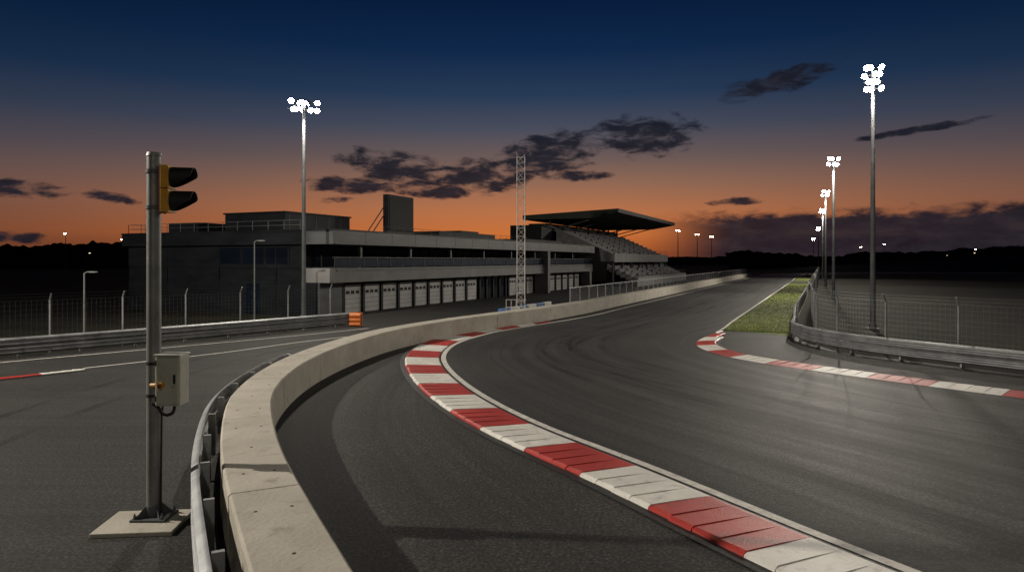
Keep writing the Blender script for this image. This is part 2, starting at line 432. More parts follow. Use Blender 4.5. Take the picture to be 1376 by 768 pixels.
PR=smooth_(catmull([(33,-9),(24,6.5),(19.3,14.2),(15.7,20.7),(14.1,23.2),(12.75,25.9),(12.35,28.3),(12.75,31),(14.0,33.8),tuple(W(45,-1.5)),tuple(W(60,-1.5)),tuple(W(110,-1.5)),tuple(W(165,-1.5))],0.5),4)
guardrail('guardrail',PR,1,0.74,2,2.0)

# ------------------------------------------------------------------ catch fences
def fence(name,P,h,z0=0.0,post=2.5,lean=0.0,side=1,grid=0.22,r=0.006,pr=0.035,topbar=False,ps=0.0,mat='wire',sparse_after=1e9):
    e=empty(name,(P[0].x,P[0].y,0)); mp=MB(); mw=MB(); L=lens_(P)
    def fr(s):
        p=at(P,L,s); a=at(P,L,max(0,s-0.1)); b=at(P,L,min(L[-1],s+0.1)); t=(b-a).normalized(); return p,Vector((-t.y,t.x))*side
    s=ps
    while s<=L[-1]:
        p,nn=fr(s)
        mp.cyl((p.x,p.y,0 if z0==0 else z0-0.3),(p.x,p.y,h-(0.25 if lean else 0)),pr,pr,8)
        if lean:
            mp.cyl((p.x,p.y,h-0.27),(p.x+nn.x*lean,p.y+nn.y*lean,h),pr,pr*0.8,8)
        s+=post
    ht=h-(0.25 if lean else 0)
    nz=int((ht-z0)/grid)
    Q=sub(P,0,L[-1],1.0)
    for k in range(nz+1):
        z=z0+0.05+k*(ht-z0-0.05)/nz
        rr=r*1.7 if k in(0,nz) else r
        for a,b in zip(Q[:-1],Q[1:]): mw.wire((a.x,a.y,z+random.uniform(-.006,.006)),(b.x,b.y,z+random.uniform(-.006,.006)),rr)
    if lean:
        for fz,fl in ((0.5,0.5),(1,1)):
            for i in range(len(Q)-1):
                a,b=Q[i],Q[i+1]; na=fr(L[-1]*i/(len(Q)-1))[1]; nb=fr(L[-1]*(i+1)/(len(Q)-1))[1]
                z=ht+0.25*fz
                mw.wire((a.x+na.x*lean*fl,a.y+na.y*lean*fl,z),(b.x+nb.x*lean*fl,b.y+nb.y*lean*fl,z),r)
    if topbar:
        for a,b in zip(Q[:-1],Q[1:]): mp.cyl((a.x,a.y,ht),(b.x,b.y,ht),pr*0.8,pr*0.8,6)
    s=0
    while s<min(L[-1],sparse_after):
        p=at(P,L,s); mw.wire((p.x,p.y,z0+0.05),(p.x,p.y,ht),r*0.7); s+=grid
    mp.build('posts',['steel'],e); mw.build('wire_mesh',[mat],e)
    return e
fence('catch_fence',offset(PL,0.9),2.25,0,2.6,0.16,-1,ps=0.9,grid=0.17,r=0.0045)
Pf=sub(offset(PR,-0.9),0,lens_(offset(PR,-0.9))[-1],0.5)
fence('catch_fence',smooth_(Pf,6),2.25,0,2.6,0.16,1,sparse_after=95,ps=0.4,grid=0.17,r=0.0045)
Pm=[W(u,-14.95) for u in [42+i*1.0 for i in range(115)]]
fence('debris_fence',Pm,1.72,H,2.0,0,1,grid=0.16,r=0.006,pr=0.03,topbar=True,mat='steel',sparse_after=60)

# ------------------------------------------------------------------ grass verge
mb=MB(); GA=[W(u,-4.62) for u in [36+i*2 for i in range(66)]]; GB=[W(u,-1.35) for u in [34+i*2 for i in range(66)]]
ribbon(mb,GA,GB,0.013,0.013,0,3)
for i in range(16000):
    u=35.3+ (random.random()**1.8)*70; v=random.uniform(-4.6,-1.4)
    p=W(u,v); a=random.uniform(0,6.28); h=random.uniform(0.03,0.08); w=0.012+0.0004*(u-35)
    dx,dy=math.cos(a)*w,math.sin(a)*w
    mb.add([(p.x-dx,p.y-dy,0.01),(p.x+dx,p.y+dy,0.01),(p.x+random.uniform(-.03,.03),p.y+random.uniform(-.03,.03),h)],[(0,1,2)])
mb.build('grass_verge',['grass'])

# ------------------------------------------------------------------ pit road markings
line('pit_road_line',catmull([(-13.9,22.15),(-12.7,23.6),(-10.95,25.9),(-9.16,29.1),(-6.5,32.7)],0.4),0.12,0.018)
line('pit_road_line',catmull([(-30,8.3),(-17.6,23.3),(-14.2,27.0),(-9.9,31.9),(-7.4,35.2)],0.4),0.12,0.018)
kc=catmull([(-22,12.8),(-19,16.2),(-16.5,19.0),(-15.2,20.5),(-13.95,22.05)],0.3)
kerb('track_kerb',kc,0,lens_(kc)[-1],0.42,4.2,lens_(kc)[-1]-1.2,-1,None,0.03,flip=1)

# ------------------------------------------------------------------ traffic signal
PX,PY=-4.81,9.17
e=empty('traffic_signal',(PX,PY,0))
mb=MB()
mb.obox((PX-0.06,PY-0.13,0.03),(0.50,0.045,0),(-0.04,0.40,0),(0,0,0.03)); mb.build('concrete_pad',['conc'],e,bevel=0.012)
mb=MB()
mb.cyl((PX,PY,0.06),(PX,PY,4.90),0.092,0.088,28); mb.cyl((PX,PY,4.90),(PX,PY,4.95),0.098,0.085,28)
mb.build('pole_shaft',['pole'],e,smooth=True)
mb=MB()
mb.box(PX-0.22,PX+0.24,PY-0.20,PY+0.20,0.062,0.09)
for a in range(4):
    t=a*math.pi/2+math.pi/4; d=Vector((math.cos(t),math.sin(t),0))
    mb.add([(PX+d.x*.08-d.y*.006,PY+d.y*.08+d.x*.006,.09),(PX+d.x*.24-d.y*.006,PY+d.y*.24+d.x*.006,.09),(PX+d.x*.08-d.y*.006,PY+d.y*.08+d.x*.006,.26),
            (PX+d.x*.08+d.y*.006,PY+d.y*.08-d.x*.006,.09),(PX+d.x*.24+d.y*.006,PY+d.y*.24-d.x*.006,.09),(PX+d.x*.08+d.y*.006,PY+d.y*.08-d.x*.006,.26)],
           [(0,1,2),(5,4,3),(0,2,5,3),(1,4,5,2)])
    bx,by=PX+0.01+(0.18 if a in(0,3) else -0.18),PY+(0.16 if a in(0,1) else -0.16)
    mb.cyl((bx,by,.09),(bx,by,.135),.022,.022,6); mb.cyl((bx,by,.135),(bx,by,.165),.010,.010,8)
mb.cyl((PX,PY,.09),(PX,PY,.24),.108,.100,24)
mb.build('base_flange',['mast'],e,smooth=True,bevel=0.004)
mb=MB(); cx0,cx1,cy0,cy1,cz0,cz1=PX+0.10,PX+0.43,PY-0.17,PY+0.10,1.58,2.25
mb.box(cx0,cx1,cy0,cy1,cz0,cz1); mb.build('control_cabinet',['boxg'],e,bevel=0.018)
mb=MB(); mb.box(cx0+0.022,cx1-0.022,cy0-0.014,cy0+0.005,cz0+0.03,cz1-0.03); 
mb.box(cx0-0.01,cx1+0.015,cy0-0.03,cy1+0.01,cz1-0.008,cz1+0.014); mb.build('cabinet_door_and_rain_hood',['boxg'],e,bevel=0.006)
mb=MB()
mb.box(cx1-0.075,cx1-0.05,cy0-0.030,cy0-0.01,cz0+0.30,cz0+0.42)
for z in (cz0+0.1,cz1-0.1): mb.cyl((cx0+0.016,cy0-0.012,z-0.035),(cx0+0.016,cy0-0.012,z+0.035),.011,.011,8)
for z in (cz0+0.12,cz1-0.12):
    mb.box(PX-0.02,cx0+0.03,PY-0.04,PY+0.04,z-0.025,z+0.025); mb.cyl((PX,PY,z-0.02),(PX,PY,z+0.02),.098,.098,24)
pts=[Vector((cx0+0.20,PY-0.05,cz0+0.02)),Vector((cx0+0.20,PY-0.05,cz0-0.07)),Vector((cx0+0.17,PY-0.05,cz0-0.12)),Vector((cx0+0.10,PY-0.05,cz0-0.145)),Vector((cx0+0.03,PY-0.05,cz0-0.12)),Vector((cx0+0.0,PY-0.05,cz0-0.05)),Vector((PX+0.02,PY-0.08,cz0+0.02))]
mb.tube(pts,0.02,10)
mb.tube([Vector((PX+0.1,PY-0.02,0.1)),Vector((PX+0.115,PY-0.02,1.45)),Vector((PX+0.14,PY-0.03,1.60))],0.014,8)
mb.build('hinges_clamps_conduit',['black'],e,smooth=True)
mb=MB(); mb.cyl((cx0+0.10,cy0-0.012,cz0+0.28),(cx0+0.10,cy0-0.07,cz0+0.28),.040,.036,18,0); mb.cyl((cx0+0.10,cy0-0.07,cz0+0.28),(cx0+0.10,cy0-0.09,cz0+0.28),.022,.02,12,1)
mb.cyl((PX+0.01,PY-0.085,1.84),(PX+0.10,PY-0.12,1.85),.032,.032,14,0)
mb.build('rotary_switch',['yellow','redp'],e,smooth=True)
a=math.radians(6); fx=Vector((math.cos(a),math.sin(a),0)); fy=Vector((-math.sin(a),math.cos(a),0))
hc=Vector((PX+0.20,PY-0.03,4.455))
def loc(x,y,z): return hc+fx*x+fy*y+Vector((0,0,z))
mb=MB()
mb.obox(loc(-0.062,0,0),fx*0.012,fy*0.10,ZD*0.325); mb.build('backing_plate',['redp'],e,bevel=0.003)
mb=MB()
for zz in (0.158,-0.158):
    mb.obox(loc(0.0,0,zz),fx*0.048,fy*0.14,ZD*0.153)
    mb.obox(loc(0.052,0,zz),fx*0.008,fy*0.145,ZD*0.156)
mb.build('housing_sections',['yellow'],e,bevel=0.014)
mb=MB()
for zz in (0.158,-0.158):
    R=0.138; Ln=0.29; vs=[];fs=[];n=26
    for i in range(n+1):
        t=math.radians(-72+324*i/n)
        ln=0.05+(Ln-0.05)*min(1,max(0,(math.sin(t)+0.98)/1.1))
        for (x,r) in ((0.055,R),(0.055+ln,R*0.97),(0.055+ln,R*0.92),(0.055,R*0.95)):
            vs.append(loc(x,math.cos(t)*r,zz+math.sin(t)*r))
    for i in range(n):
        for k in range(4):
            k2=(k+1)%4; fs.append((i*4+k,i*4+k2,(i+1)*4+k2,(i+1)*4+k))
    fs.append((0,1,2,3)); fs.append((n*4+3,n*4+2,n*4+1,n*4)); mb.add(vs,fs)
    mb.cyl(loc(0.058,0,zz),loc(0.068,0,zz),0.134,0.134,26)
mb.build('visors',['black'],e,smooth=True)
mb=MB()
for zz in (0.158,-0.158): mb.cyl(loc(0.068,0,zz),loc(0.09,0,zz),0.112,0.09,24)
mb.build('lenses',['lens'],e,smooth=True)
mb=MB()
for zz in (0.24,-0.24):
    mb.box(PX+0.04,PX+0.17,PY-0.03,PY+0.03,4.455+zz-0.02,4.455+zz+0.02); mb.cyl((PX,PY,4.455+zz-0.025),(PX,PY,4.455+zz+0.025),.102,.102,24)
mb.build('mounting_brackets',['mast'],e)

# ------------------------------------------------------------------ floodlight masts
def mast(x,y,h,rows=2,cols=4,w=1.9,power=0,aims=(-90,),name='floodlight_mast',r=0.13,lampmat='lampw',spread=0.5,lr=0.2,base=0,hs=1.0,spot=True):
    e=empty(name,(x,y,base)); mb=MB()
    mb.cyl((x,y,base),(x,y,base+h),r,r*0.55,14)
    mb.cyl((x,y,base),(x,y,base+0.35),r*1.35,r*1.3,12)
    mb.box(x-r*2,x+r*2,y-r*2,y+r*2,base,base+0.05)
    mb.build('mast_shaft',['mast'],e,smooth=True)
    fr=MB(); hd=MB(); gl=MB()
    ang=math.radians(aims[0])
    for rr in range(rows):
        z=base+h-0.15-rr*spread
        dx,dy=-math.sin(ang),math.cos(ang)
        fr.obox((x,y,z),(dx*w/2,dy*w/2,0),(-dy*0.03,dx*0.03,0),(0,0,0.03))
        for c in range(cols):
            o=(-0.5+(c+0.5)/cols)*w
            am=math.radians(aims[(c+rr)%len(aims)])
            f=Vector((math.cos(am),math.sin(am),0)); tilt=Vector((f.x*0.8,f.y*0.8,-0.6)).normalized()
            p=Vector((x+dx*o,y+dy*o,z))+f*0.14+Vector((0,0,random.uniform(-.03,.05)))
            hd.cyl(p-tilt*0.12*hs,p,0.05*hs,0.135*hs,12)
            hd.cyl(p,p+tilt*0.05,0.135*hs,0.14*hs,12)
            gl.cyl(p+tilt*0.051,p+tilt*0.058,0.13*hs,0.13*hs,12)
            fr.cyl((x+dx*o,y+dy*o,z),p-tilt*0.1,0.018,0.018,6)
    fr.cyl((x,y,base+h-0.2-rows*spread),(x,y,base+h+0.05),0.05,0.05,8)
    fr.build('head_frame',['mast'],e); hd.build('lamp_housings',['mast'],e); gl.build('lamp_glass',[lampmat],e)
    if power>0:
        ld=bpy.data.lights.new('flood_lamp','SPOT' if spot else 'POINT'); ld.energy=power; ld.color=(1.0,0.91,0.78); ld.shadow_soft_size=lr
        if spot: ld.spot_size=math.radians(158); ld.spot_blend=0.5
        lo=bpy.data.objects.new('flood_lamp',ld); scene.collection.objects.link(lo); am=math.radians(aims[0])
        lo.location=(x+math.cos(am)*0.7,y+math.sin(am)*0.7,base+h-0.25-rows*spread*0.5); lo.parent=e; lo.matrix_parent_inverse=Matrix.Translation(-e.location)
        if spot:
            d=Vector((math.cos(am)*0.5,math.sin(am)*0.5,-1)); lo.rotation_euler=d.to_track_quat('-Z','Y').to_euler()
    return e
mast(-12.2,40.0,12.9,2,5,1.8,4600,(-70,-30,-110,-150,-60),r=0.14,spread=0.42,lr=0.16,hs=1.15)
mast(18.5,35.0,13.5,4,3,0.85,3600,(-115,-150,-80),r=0.14,spread=0.36,lr=0.2,hs=1.1)
for (x,y,p) in ((29.9,63.5,11000),(43,93.6,11000),(57.8,127,10000),(88.4,197,0),(128,290,0)):
    mast(x,y,13.1,2,3,0.9,p,(-115,-150,-80),r=0.15,hs=1.3)
for (x,y) in ((51.3,211),(65.4,241),(77.2,264),(-153,234),(-171,300),(240,470),(380,560),(210,385)):
    mast(x,y,12.9,1,3,1.6,0,(-100,-60,-140),r=0.16,lampmat='lampf',hs=1.3)
# unseen floodlights for the foreground (outside the picture): left key, then fill lamps
mast(-27,11.3,15.6,3,4,2.0,33000,(0,-25,25),r=0.16,lr=0.26,spot=False,lampmat='lampf')
mast(4,-20,15.5,3,4,2.0,3400,(95,60,120),r=0.16,lr=0.35,spot=False,lampmat='lampf')
mast(26,2,15.5,3,4,2.0,1800,(150,120,180),r=0.16,lr=0.35,spot=False,lampmat='lampf')  # unseen fill lamp, added to brighten the right foreground asphalt

for (x,y,h) in ((-14.3,37.9,4.55),(-18.8,30.0,2.95),(-20.2,47.5,3.0)):
    e=empty('street_lamp',(x,y,0)); mb=MB(); mb.cyl((x,y,0),(x,y,h),.04,.03,10); mb.cyl((x,y,0),(x,y,.3),.07,.07,10)
    mb.tube([Vector((x,y,h-.02)),Vector((x+.12,y,h+.05)),Vector((x+.35,y-.05,h+.06))],.025,8); mb.build('post',['pole'],e,smooth=True)
    mb=MB(); mb.obox((x+.42,y-.06,h+.05),(.17,-.02,0),(.01,.07,0),(0,0,.03)); mb.build('lamp_head',['pole'],e,bevel=.01)
rs=random.Random(21)
for (x,y) in [(-330,420),(-268,400),(-235,410),(-300,470),(-205,330),(-250,520),(330,520),(290,430),(410,600),(175,520),(230,600),(60,420)]:
    h=rs.uniform(5,9); e=empty('street_lamp',(x,y,0)); mb=MB(); mb.cyl((x,y,0),(x,y,h),.14,.09,6); mb.tube([Vector((x,y,h)),Vector((x+.9,y-.3,h+.2))],.07,5); mb.build('post',['mast'],e)
    mb=MB(); mb.obox((x+1.1,y-.4,h+.12),(.3,-.07,0),(.04,.16,0),(0,0,.09)); mb.build('lamp_head',[emis('street_lamp_glow',(1.0,0.75,0.45),rs.uniform(2,9))],e)

# ------------------------------------------------------------------ lattice tower
tx,ty=0.55,42.0; th=9.85
e=empty('lattice_tower',(tx,ty,0)); mb=MB(); a=0.24
cs=[(tx-a,ty-a),(tx+a,ty-a),(tx+a,ty+a),(tx-a,ty+a)]
for c in cs: mb.cyl((*c,0),(*c,th),0.026,0.026,6)
z=0;k=0
while z<th-0.2:
    for i in range(4):
        p,q=cs[i],cs[(i+1)%4]
        mb.cyl((*p,z),(*q,z),.013,.013,4)
        if (k+i)%2: mb.cyl((*p,z),(*q,z+.5),.013,.013,4)
        else: mb.cyl((*q,z),(*p,z+.5),.013,.013,4)
    z+=.5;k+=1
for i in range(4): mb.cyl((*cs[i],th),(*cs[(i+1)%4],th),.015,.015,4)
mb.cyl((tx-a,ty-a,th),(tx-a,ty-a,th+.25),.015,.01,6); mb.cyl((tx+a,ty+a,th),(tx+a,ty+a,th+.18),.02,.02,6)
mb.build('lattice_frame',['towerw'],e)
mb=MB(); mb.box(tx-.5,tx+.5,ty-.5,ty+.5,0,.25); mb.build('footing',['conc'],e,bevel=.02)
mb=MB()
for i in range(4):
    mb.cyl((tx-.9+.3*i,ty-.9,0),(tx-.9+.3*i,ty-.9,1.15),.018,.018,6)
for z in (.3,.7,1.15): mb.cyl((tx-.9,ty-.9,z),(tx+.3,ty-.9,z),.018,.018,6)
mb.build('guard_railing',['towerw'],e)
e=empty('pit_lane_barrier',tuple(W3(44,-19,0))); mb=MB()
for i in range(6):
    ubox(mb,40+i*1.5,41.4+i*1.5,-19.2,-18.9,0,0.38,i%2)
mb.build('barrier_units',['blue','white'],e,bevel=.03)

# ------------------------------------------------------------------ pit building
e=empty('pit_building',tuple(W3(55,-36,0)))
VF=-28.5; U0,U1=33.7,86.0; VB=-46.0
mb=MB()
ubox(mb,U0,U1,VB,VF-1.4,3.05,4.5,0)
ubox(mb,U0,U1,VB+0.02,VF-0.12,0,2.1,0)
mb.build('walls',['clad'],e)
mb=MB()
ubox(mb,U0+0.35,U1,VB-0.3,VF+1.3,4.52,5.36,0)
ubox(mb,U0-0.3,U0+0.35,VB-0.3,VF-1.0,4.52,5.36,2)
ubox(mb,U0-0.3,U0+0.35,VF-1.0,VF+1.3,4.52,5.36,0)
ubox(mb,U0-0.33,U1+0.02,VB-0.33,VF+1.33,5.362,5.46,2)
k=U0+3
while k<U1: 
    ubox(mb,k,k+0.03,VF+1.3,VF+1.306,4.54,5.35,2); k+=3
ubox(mb,U0,U1,VF+1.3,VF+1.34,4.52,4.60,1)
mb.build('roof_fascia',['fascia','slab','clad'],e)
mb=MB(); ubox(mb,U0+0.36,U1,VB+0.01,VF+1.0,2.12,3.03,0); ubox(mb,U0+0.4,U1+0.01,VF-0.5,VF+1.03,2.82,2.95,1); ubox(mb,U0+0.05,U0+0.355,VB+0.01,VF-1.2,2.1,3.05,2); ubox(mb,U0+0.05,U0+0.355,VF-1.2,VF+1.0,2.12,3.03,0); mb.build('balcony_slab',['slab','fascia','clad'],e)
md=MB(); mf=MB(); mdk=MB()
bays=[36.2+2.12*i for i in range(9)]+[62.0+2.2*i for i in range(10)]
for u in bays:
    w=1.84; nP=6
    for p in range(nP):
        z0=0.03+p*1.88/nP; ubox(md,u,u+w,VF-0.12,VF-0.07,z0,z0+1.88/nP-0.02,0)
    ubox(mdk,u,u+w,VF-0.115,VF-0.08,0.01,1.93,0)
    for q in range(3): ubox(mdk,u+0.2+q*0.52,u+0.58+q*0.52,VF-0.09,VF-0.062,1.30,1.50,0)
    ubox(mf,u-0.26,u-0.02,VF-0.1,VF+0.06,0,2.1,0)
    ubox(mf,u-0.02,u+w+0.02,VF-0.1,VF+0.03,1.95,2.1,0)
ubox(mf,U0,36.2-0.27,VF-0.1,VF+0.03,0,2.1,1)
for (a_,b_) in ((55.4,61.6),):
    ubox(mdk,a_,b_,VF-0.11,VF-0.04,0,2.05,1)
    for q in range(5): ubox(mf,a_+q*1.4,a_+q*1.4+0.18,VF-0.03,VF+0.08,0,2.1,0)
ubox(mf,68.9,69.6,VF-0.6,VF+1.45,0,4.51,2)
ubox(mf,84.6,85.4,VF-0.6,VF+1.1,0,2.1,2)
md.build('garage_doors',['door'],e); mf.build('pilasters',['clad','fascia','slab'],e); mdk.build('door_recesses',['dark','glass'],e)
mg=MB(); mm=MB(); mbg=MB()
u=U0+0.3
while u<U1-1.2:
    ubox(mg,u+0.05,u+1.45,VF-1.41,VF-1.37,3.1,4.4,0)
    ubox(mm,u-0.03,u+0.03,VF-1.4,VF-1.33,3.04,4.5,0)
    if int(u/1.5)%4==0: ubox(mm,u-0.09,u+0.09,VF+0.55,VF+0.73,3.04,4.51,1)
    ubox(mbg,u+0.03,u+1.44,VF+0.90,VF+0.92,3.1,3.62,0)
    ubox(mm,u-0.02,u+0.02,VF+0.88,VF+0.94,3.03,3.70,1)
    u+=1.5
ubox(mm,U0+0.1,U1,VF+0.87,VF+0.95,3.68,3.73,1)
for v0 in (-31.0,-33.0,-35.0): ubox(mg,U0-0.03,U0+0.02,v0-1.8,v0,3.3,4.35,0)
for v0 in (-31.0,-33.0,-35.0,-36.95): ubox(mm,U0-0.05,U0-0.01,v0,v0+0.12,3.2,4.45,0)
for v0 in (-32,-37,-42): ubox(mm,U0-0.04,U0,v0-0.03,v0+0.03,0,4.5,0)
ubox(mg,U0-0.04,U0+0.01,-34.5,-33.4,0.02,2.0,0)
mg.build('windows',['glass'],e); mm.build('mullions_and_columns',['clad','fascia'],e); mbg.build('balcony_balustrade',['bglass'],e)
mb=MB()
ubox(mb,35.6,42.5,-38.5,-33,5.46,6.75,0); ubox(mb,35.5,42.6,-38.6,-32.9,6.75,6.85,0)
ubox(mb,34.8,38.0,-43.2,-40.2,5.46,6.2,0); ubox(mb,56,68,-40,-33,5.46,6.3,0); ubox(mb,62,66,-39,-34,6.3,6.6,0)
ubox(mb,72,84,-41,-31,5.46,6.0,0); ubox(mb,50.5,52.5,-36,-34,5.46,6.0,0)
for q in range(5): ubox(mb,36+q*1.35,36.03+q*1.35,-33.0,-32.98,5.5,6.7,1)
mb.build('rooftop_plant_rooms',['clad','fascia'],e)
mb=MB()
def rail(u0,v0,u1,v1,z,h):
    n=max(1,int(math.hypot(u1-u0,v1-v0)/1.3))
    for i in range(n+1):
        t=i/n; p=W3(u0+(u1-u0)*t,v0+(v1-v0)*t,z); mb.cyl(p,p+Vector((0,0,h)),.02,.02,4)
    for hh in (h*0.5,h): mb.cyl(W3(u0,v0,z+hh),W3(u1,v1,z+hh),.018,.018,4)
rail(U0,VB,U0,-30,5.46,.62); rail(U0+9,-30,U1-16,-30,5.46,.6); rail(U0,VB,U1-20,VB,5.46,.62); rail(42.6,-34,42.6,-38,5.46,.6)
mb.build('roof_railings',['mast'],e)
mb=MB(); ubox(mb,44.6,48.2,-31.4,-30.9,5.7,8.7,0); ubox(mb,44.75,48.05,-30.9,-30.86,5.9,8.55,1)
for q in (45.2,47.6):
    ubox(mb,q-.06,q+.06,-31.25,-31.05,5.4,5.75,2)
mb.cyl(W3(44.7,-31.3,7.2),W3(42.9,-31.3,5.46),.05,.05,6,2)
for q in (45.2,47.6): mb.cyl(W3(q,-31.4,8.2),W3(q,-33.6,5.46),.05,.05,6,2)
mb.build('video_screen',['clad','black','mast'],e)

# ------------------------------------------------------------------ grandstand
e=empty('grandstand',tuple(W3(104,-30,0)))
G0,G1=87.0,122.0
mb=MB()
def rprism(mb,u0,u1,prof,mi=0):
    n=len(prof); vs=[W3(u0,v,z) for v,z in prof]+[W3(u1,v,z) for v,z in prof]
    fs=[tuple(range(n)),tuple(range(n,2*n))[::-1]]+[(i,(i+1)%n+0,(i+1)%n+n,i+n) for i in range(n)]
    mb.add(vs,fs,mi)
rprism(mb,86,123,[(-37.5,9.7),(-24,10.25),(-24,9.75),(-28,9.1),(-37.5,9.1)],0)
mb.build('cantilever_roof',['roof'],e)
mb=MB()
ubox(mb,G0,G1,-37,-34.4,0,8.6,0); ubox(mb,G0-4,G0+2.5,-38,-33.5,0,8.2,0); 
for q in range(7):
    u=G0+1+q*5.6
    mb.cyl(W3(u,-34.2,4.2),W3(u,-34.2,9.2),.14,.14,8,1); mb.cyl(W3(u,-34.2,7.6),W3(u,-27.5,9.25),.08,.08,6,1)
mb.build('service_core_and_columns',['clad','mast'],e)
mb=MB(); ms=MB()
for r_ in range(10):
    v1=-25.2-r_*0.8; z=4.1+r_*0.36
    ubox(mb,G0+1,G1,v1-0.8,v1,z-0.5,z,0)
    u=G0+1.4
    while u<G1-1:
        if ((u-G0)%6)>0.8: ubox(ms,u,u+0.42,v1-0.45,v1-0.12,z,z+0.32,0)
        u+=0.55
for r_ in range(6):
    v1=-22.6-r_*0.75; z=1.1+r_*0.34
    ubox(mb,G0+3,G1+3,v1-0.75,v1,z-0.55,z,0)
    u=G0+3.4
    while u<G1+2:
        if ((u-G0)%6)>0.8: ubox(ms,u,u+0.42,v1-0.42,v1-0.1,z,z+0.3,0)
        u+=0.55
rprism(mb,G0+0.7,G0+0.98,[(-25.1,3.4),(-25.1,4.3),(-33.2,7.9),(-33.2,3.4)],0)
ubox(mb,G0+1,G1,-25.18,-25.05,3.3,4.5,1)
ubox(mb,G0+3,G1+3,-22.58,-22.4,0.0,1.3,1)
ubox(mb,G0+3,G1+3,-27.0,-26.9,0,3.1,0)
mb.build('terraces',['seat','slab'],e); ms.build('seats',['seatb'],e)
mb=MB()
for q in range(18):
    u=G0+1+q*1.95
    for (v,z) in ((-25.0,4.5),(-22.35,1.3)):
        mb.cyl(W3(u+ (2 if z<2 else 0),v,z),W3(u+(2 if z<2 else 0),v,z+.55),.025,.025,4)
for (v,z,o) in ((-25.0,5.05,0),(-22.35,1.85,2)): mb.cyl(W3(G0+1+o,v,z),W3(G1+o,v,z),.025,.025,4)
for q in range(8): mb.cyl(W3(G0+2+q*4.8,-25.6,0),W3(G0+2+q*4.8,-25.6,3.6),.15,.15,8)
mb.build('handrails_and_props',['mast'],e)

# ------------------------------------------------------------------ hills and far tree line
def ridge(name,x0,x1,y,hf,mat='hill',n=160,depth=60,rough=1.0,seed=0,slope=0):
    vs=[];fs=[];rows=5
    for i in range(n+1):
        x=x0+(x1-x0)*i/n; hh=hf(i/n)
        for r_ in range(rows):
            t=r_/(rows-1); z=hh*math.sin(t*math.pi/2)
            z+=rough*mnoise.noise(Vector((x*0.06+seed,r_*1.7,seed)))*t+rough*0.6*mnoise.noise(Vector((x*0.35+seed,r_*2.7,seed)))*t
            vs.append((x,y+slope*(x-x0)+t*depth,max(z,0) if r_ else -0.5))
    for i in range(n):
        for r_ in range(rows-1):
            a=i*rows+r_; fs.append((a,a+rows,a+rows+1,a+1))
    mb=MB(); mb.add(vs,fs); return mb.build(name,[mat])
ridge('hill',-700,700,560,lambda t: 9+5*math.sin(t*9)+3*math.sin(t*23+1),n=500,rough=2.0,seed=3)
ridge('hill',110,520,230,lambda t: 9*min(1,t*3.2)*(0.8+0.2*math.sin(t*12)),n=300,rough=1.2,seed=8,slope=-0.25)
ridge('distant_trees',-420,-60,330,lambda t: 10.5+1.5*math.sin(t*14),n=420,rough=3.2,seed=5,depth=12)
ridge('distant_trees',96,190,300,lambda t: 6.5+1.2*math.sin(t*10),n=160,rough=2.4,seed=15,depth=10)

# ------------------------------------------------------------------ world: dusk sky
w=bpy.data.worlds.new('World'); scene.world=w; w.use_nodes=True; nt=w.node_tree
try: w.cycles.sampling_method='NONE'
except Exception: pass
bg=nt.nodes['Background']; L=nt.links.new
tc=N(nt,'ShaderNodeTexCoord'); sx=N(nt,'ShaderNodeSeparateXYZ'); L(tc.outputs['Generated'],sx.inputs[0])
def mt(op,*a,clamp=False):
    n=N(nt,'ShaderNodeMath',operation=op); n.use_clamp=clamp
    for i,x in enumerate(a):
        if isinstance(x,(int,float)): n.inputs[i].default_value=x
        else: L(x,n.inputs[i])
    return n.outputs[0]
az=mt('MULTIPLY',mt('ARCTAN2',sx.outputs[0],sx.outputs[1]),57.2958)
el=mt('MULTIPLY',mt('ARCSINE',sx.outputs[2]),57.2958)
def ramp(fac,stops):
    r=N(nt,'ShaderNodeValToRGB'); cr=r.color_ramp; cr.interpolation='LINEAR'
    while len(cr.elements)>1: cr.elements.remove(cr.elements[-1])
    cr.elements[0].position=stops[0][0]; cr.elements[0].color=stops[0][1]
    for p,c in stops[1:]:
        el_=cr.elements.new(p); el_.color=c
    L(fac,r.inputs[0]); return r.outputs[0]
f=mt('DIVIDE',el,40,clamp=True)
rc=ramp(f,[(0,lin(140,66,34)),(2.2/40,lin(200,112,56)),(4.2/40,lin(182,114,74)),(6.3/40,lin(148,106,84)),(8.4/40,lin(110,91,87)),(10.8/40,lin(74,77,91)),(13.5/40,lin(40,59,86)),(17/40,lin(16,41,75)),(21.5/40,lin(7,26,57)),(30/40,lin(3,12,32)),(1,lin(2,7,22))])
re=ramp(f,[(0,lin(44,28,26)),(2.0/40,lin(88,56,46)),(4.8/40,lin(92,71,67)),(7.8/40,lin(66,64,74)),(10.8/40,lin(37,50,71)),(14/40,lin(15,36,63)),(21/40,lin(4,18,43)),(1,lin(2,6,18))])
fa=mt('DIVIDE',mt('SUBTRACT',az,2),33); fa=mt('POWER',2.71828,mt('MULTIPLY',mt('MULTIPLY',fa,fa),-1))
mx=N(nt,'ShaderNodeMix',data_type='RGBA'); L(fa,mx.inputs[0]); L(re,mx.inputs[6]); L(rc,mx.inputs[7])
dk=N(nt,'ShaderNodeMapRange'); dk.interpolation_type='SMOOTHSTEP'; dk.inputs['From Min'].default_value=45; dk.inputs['From Max'].default_value=110; dk.inputs['To Min'].default_value=1; dk.inputs['To Max'].default_value=0.2
L(mt('ABSOLUTE',az),dk.inputs['Value'])
vm=N(nt,'ShaderNodeVectorMath',operation='SCALE'); L(mx.outputs[2],vm.inputs[0]); L(dk.outputs[0],vm.inputs['Scale']); sky=vm.outputs[0]
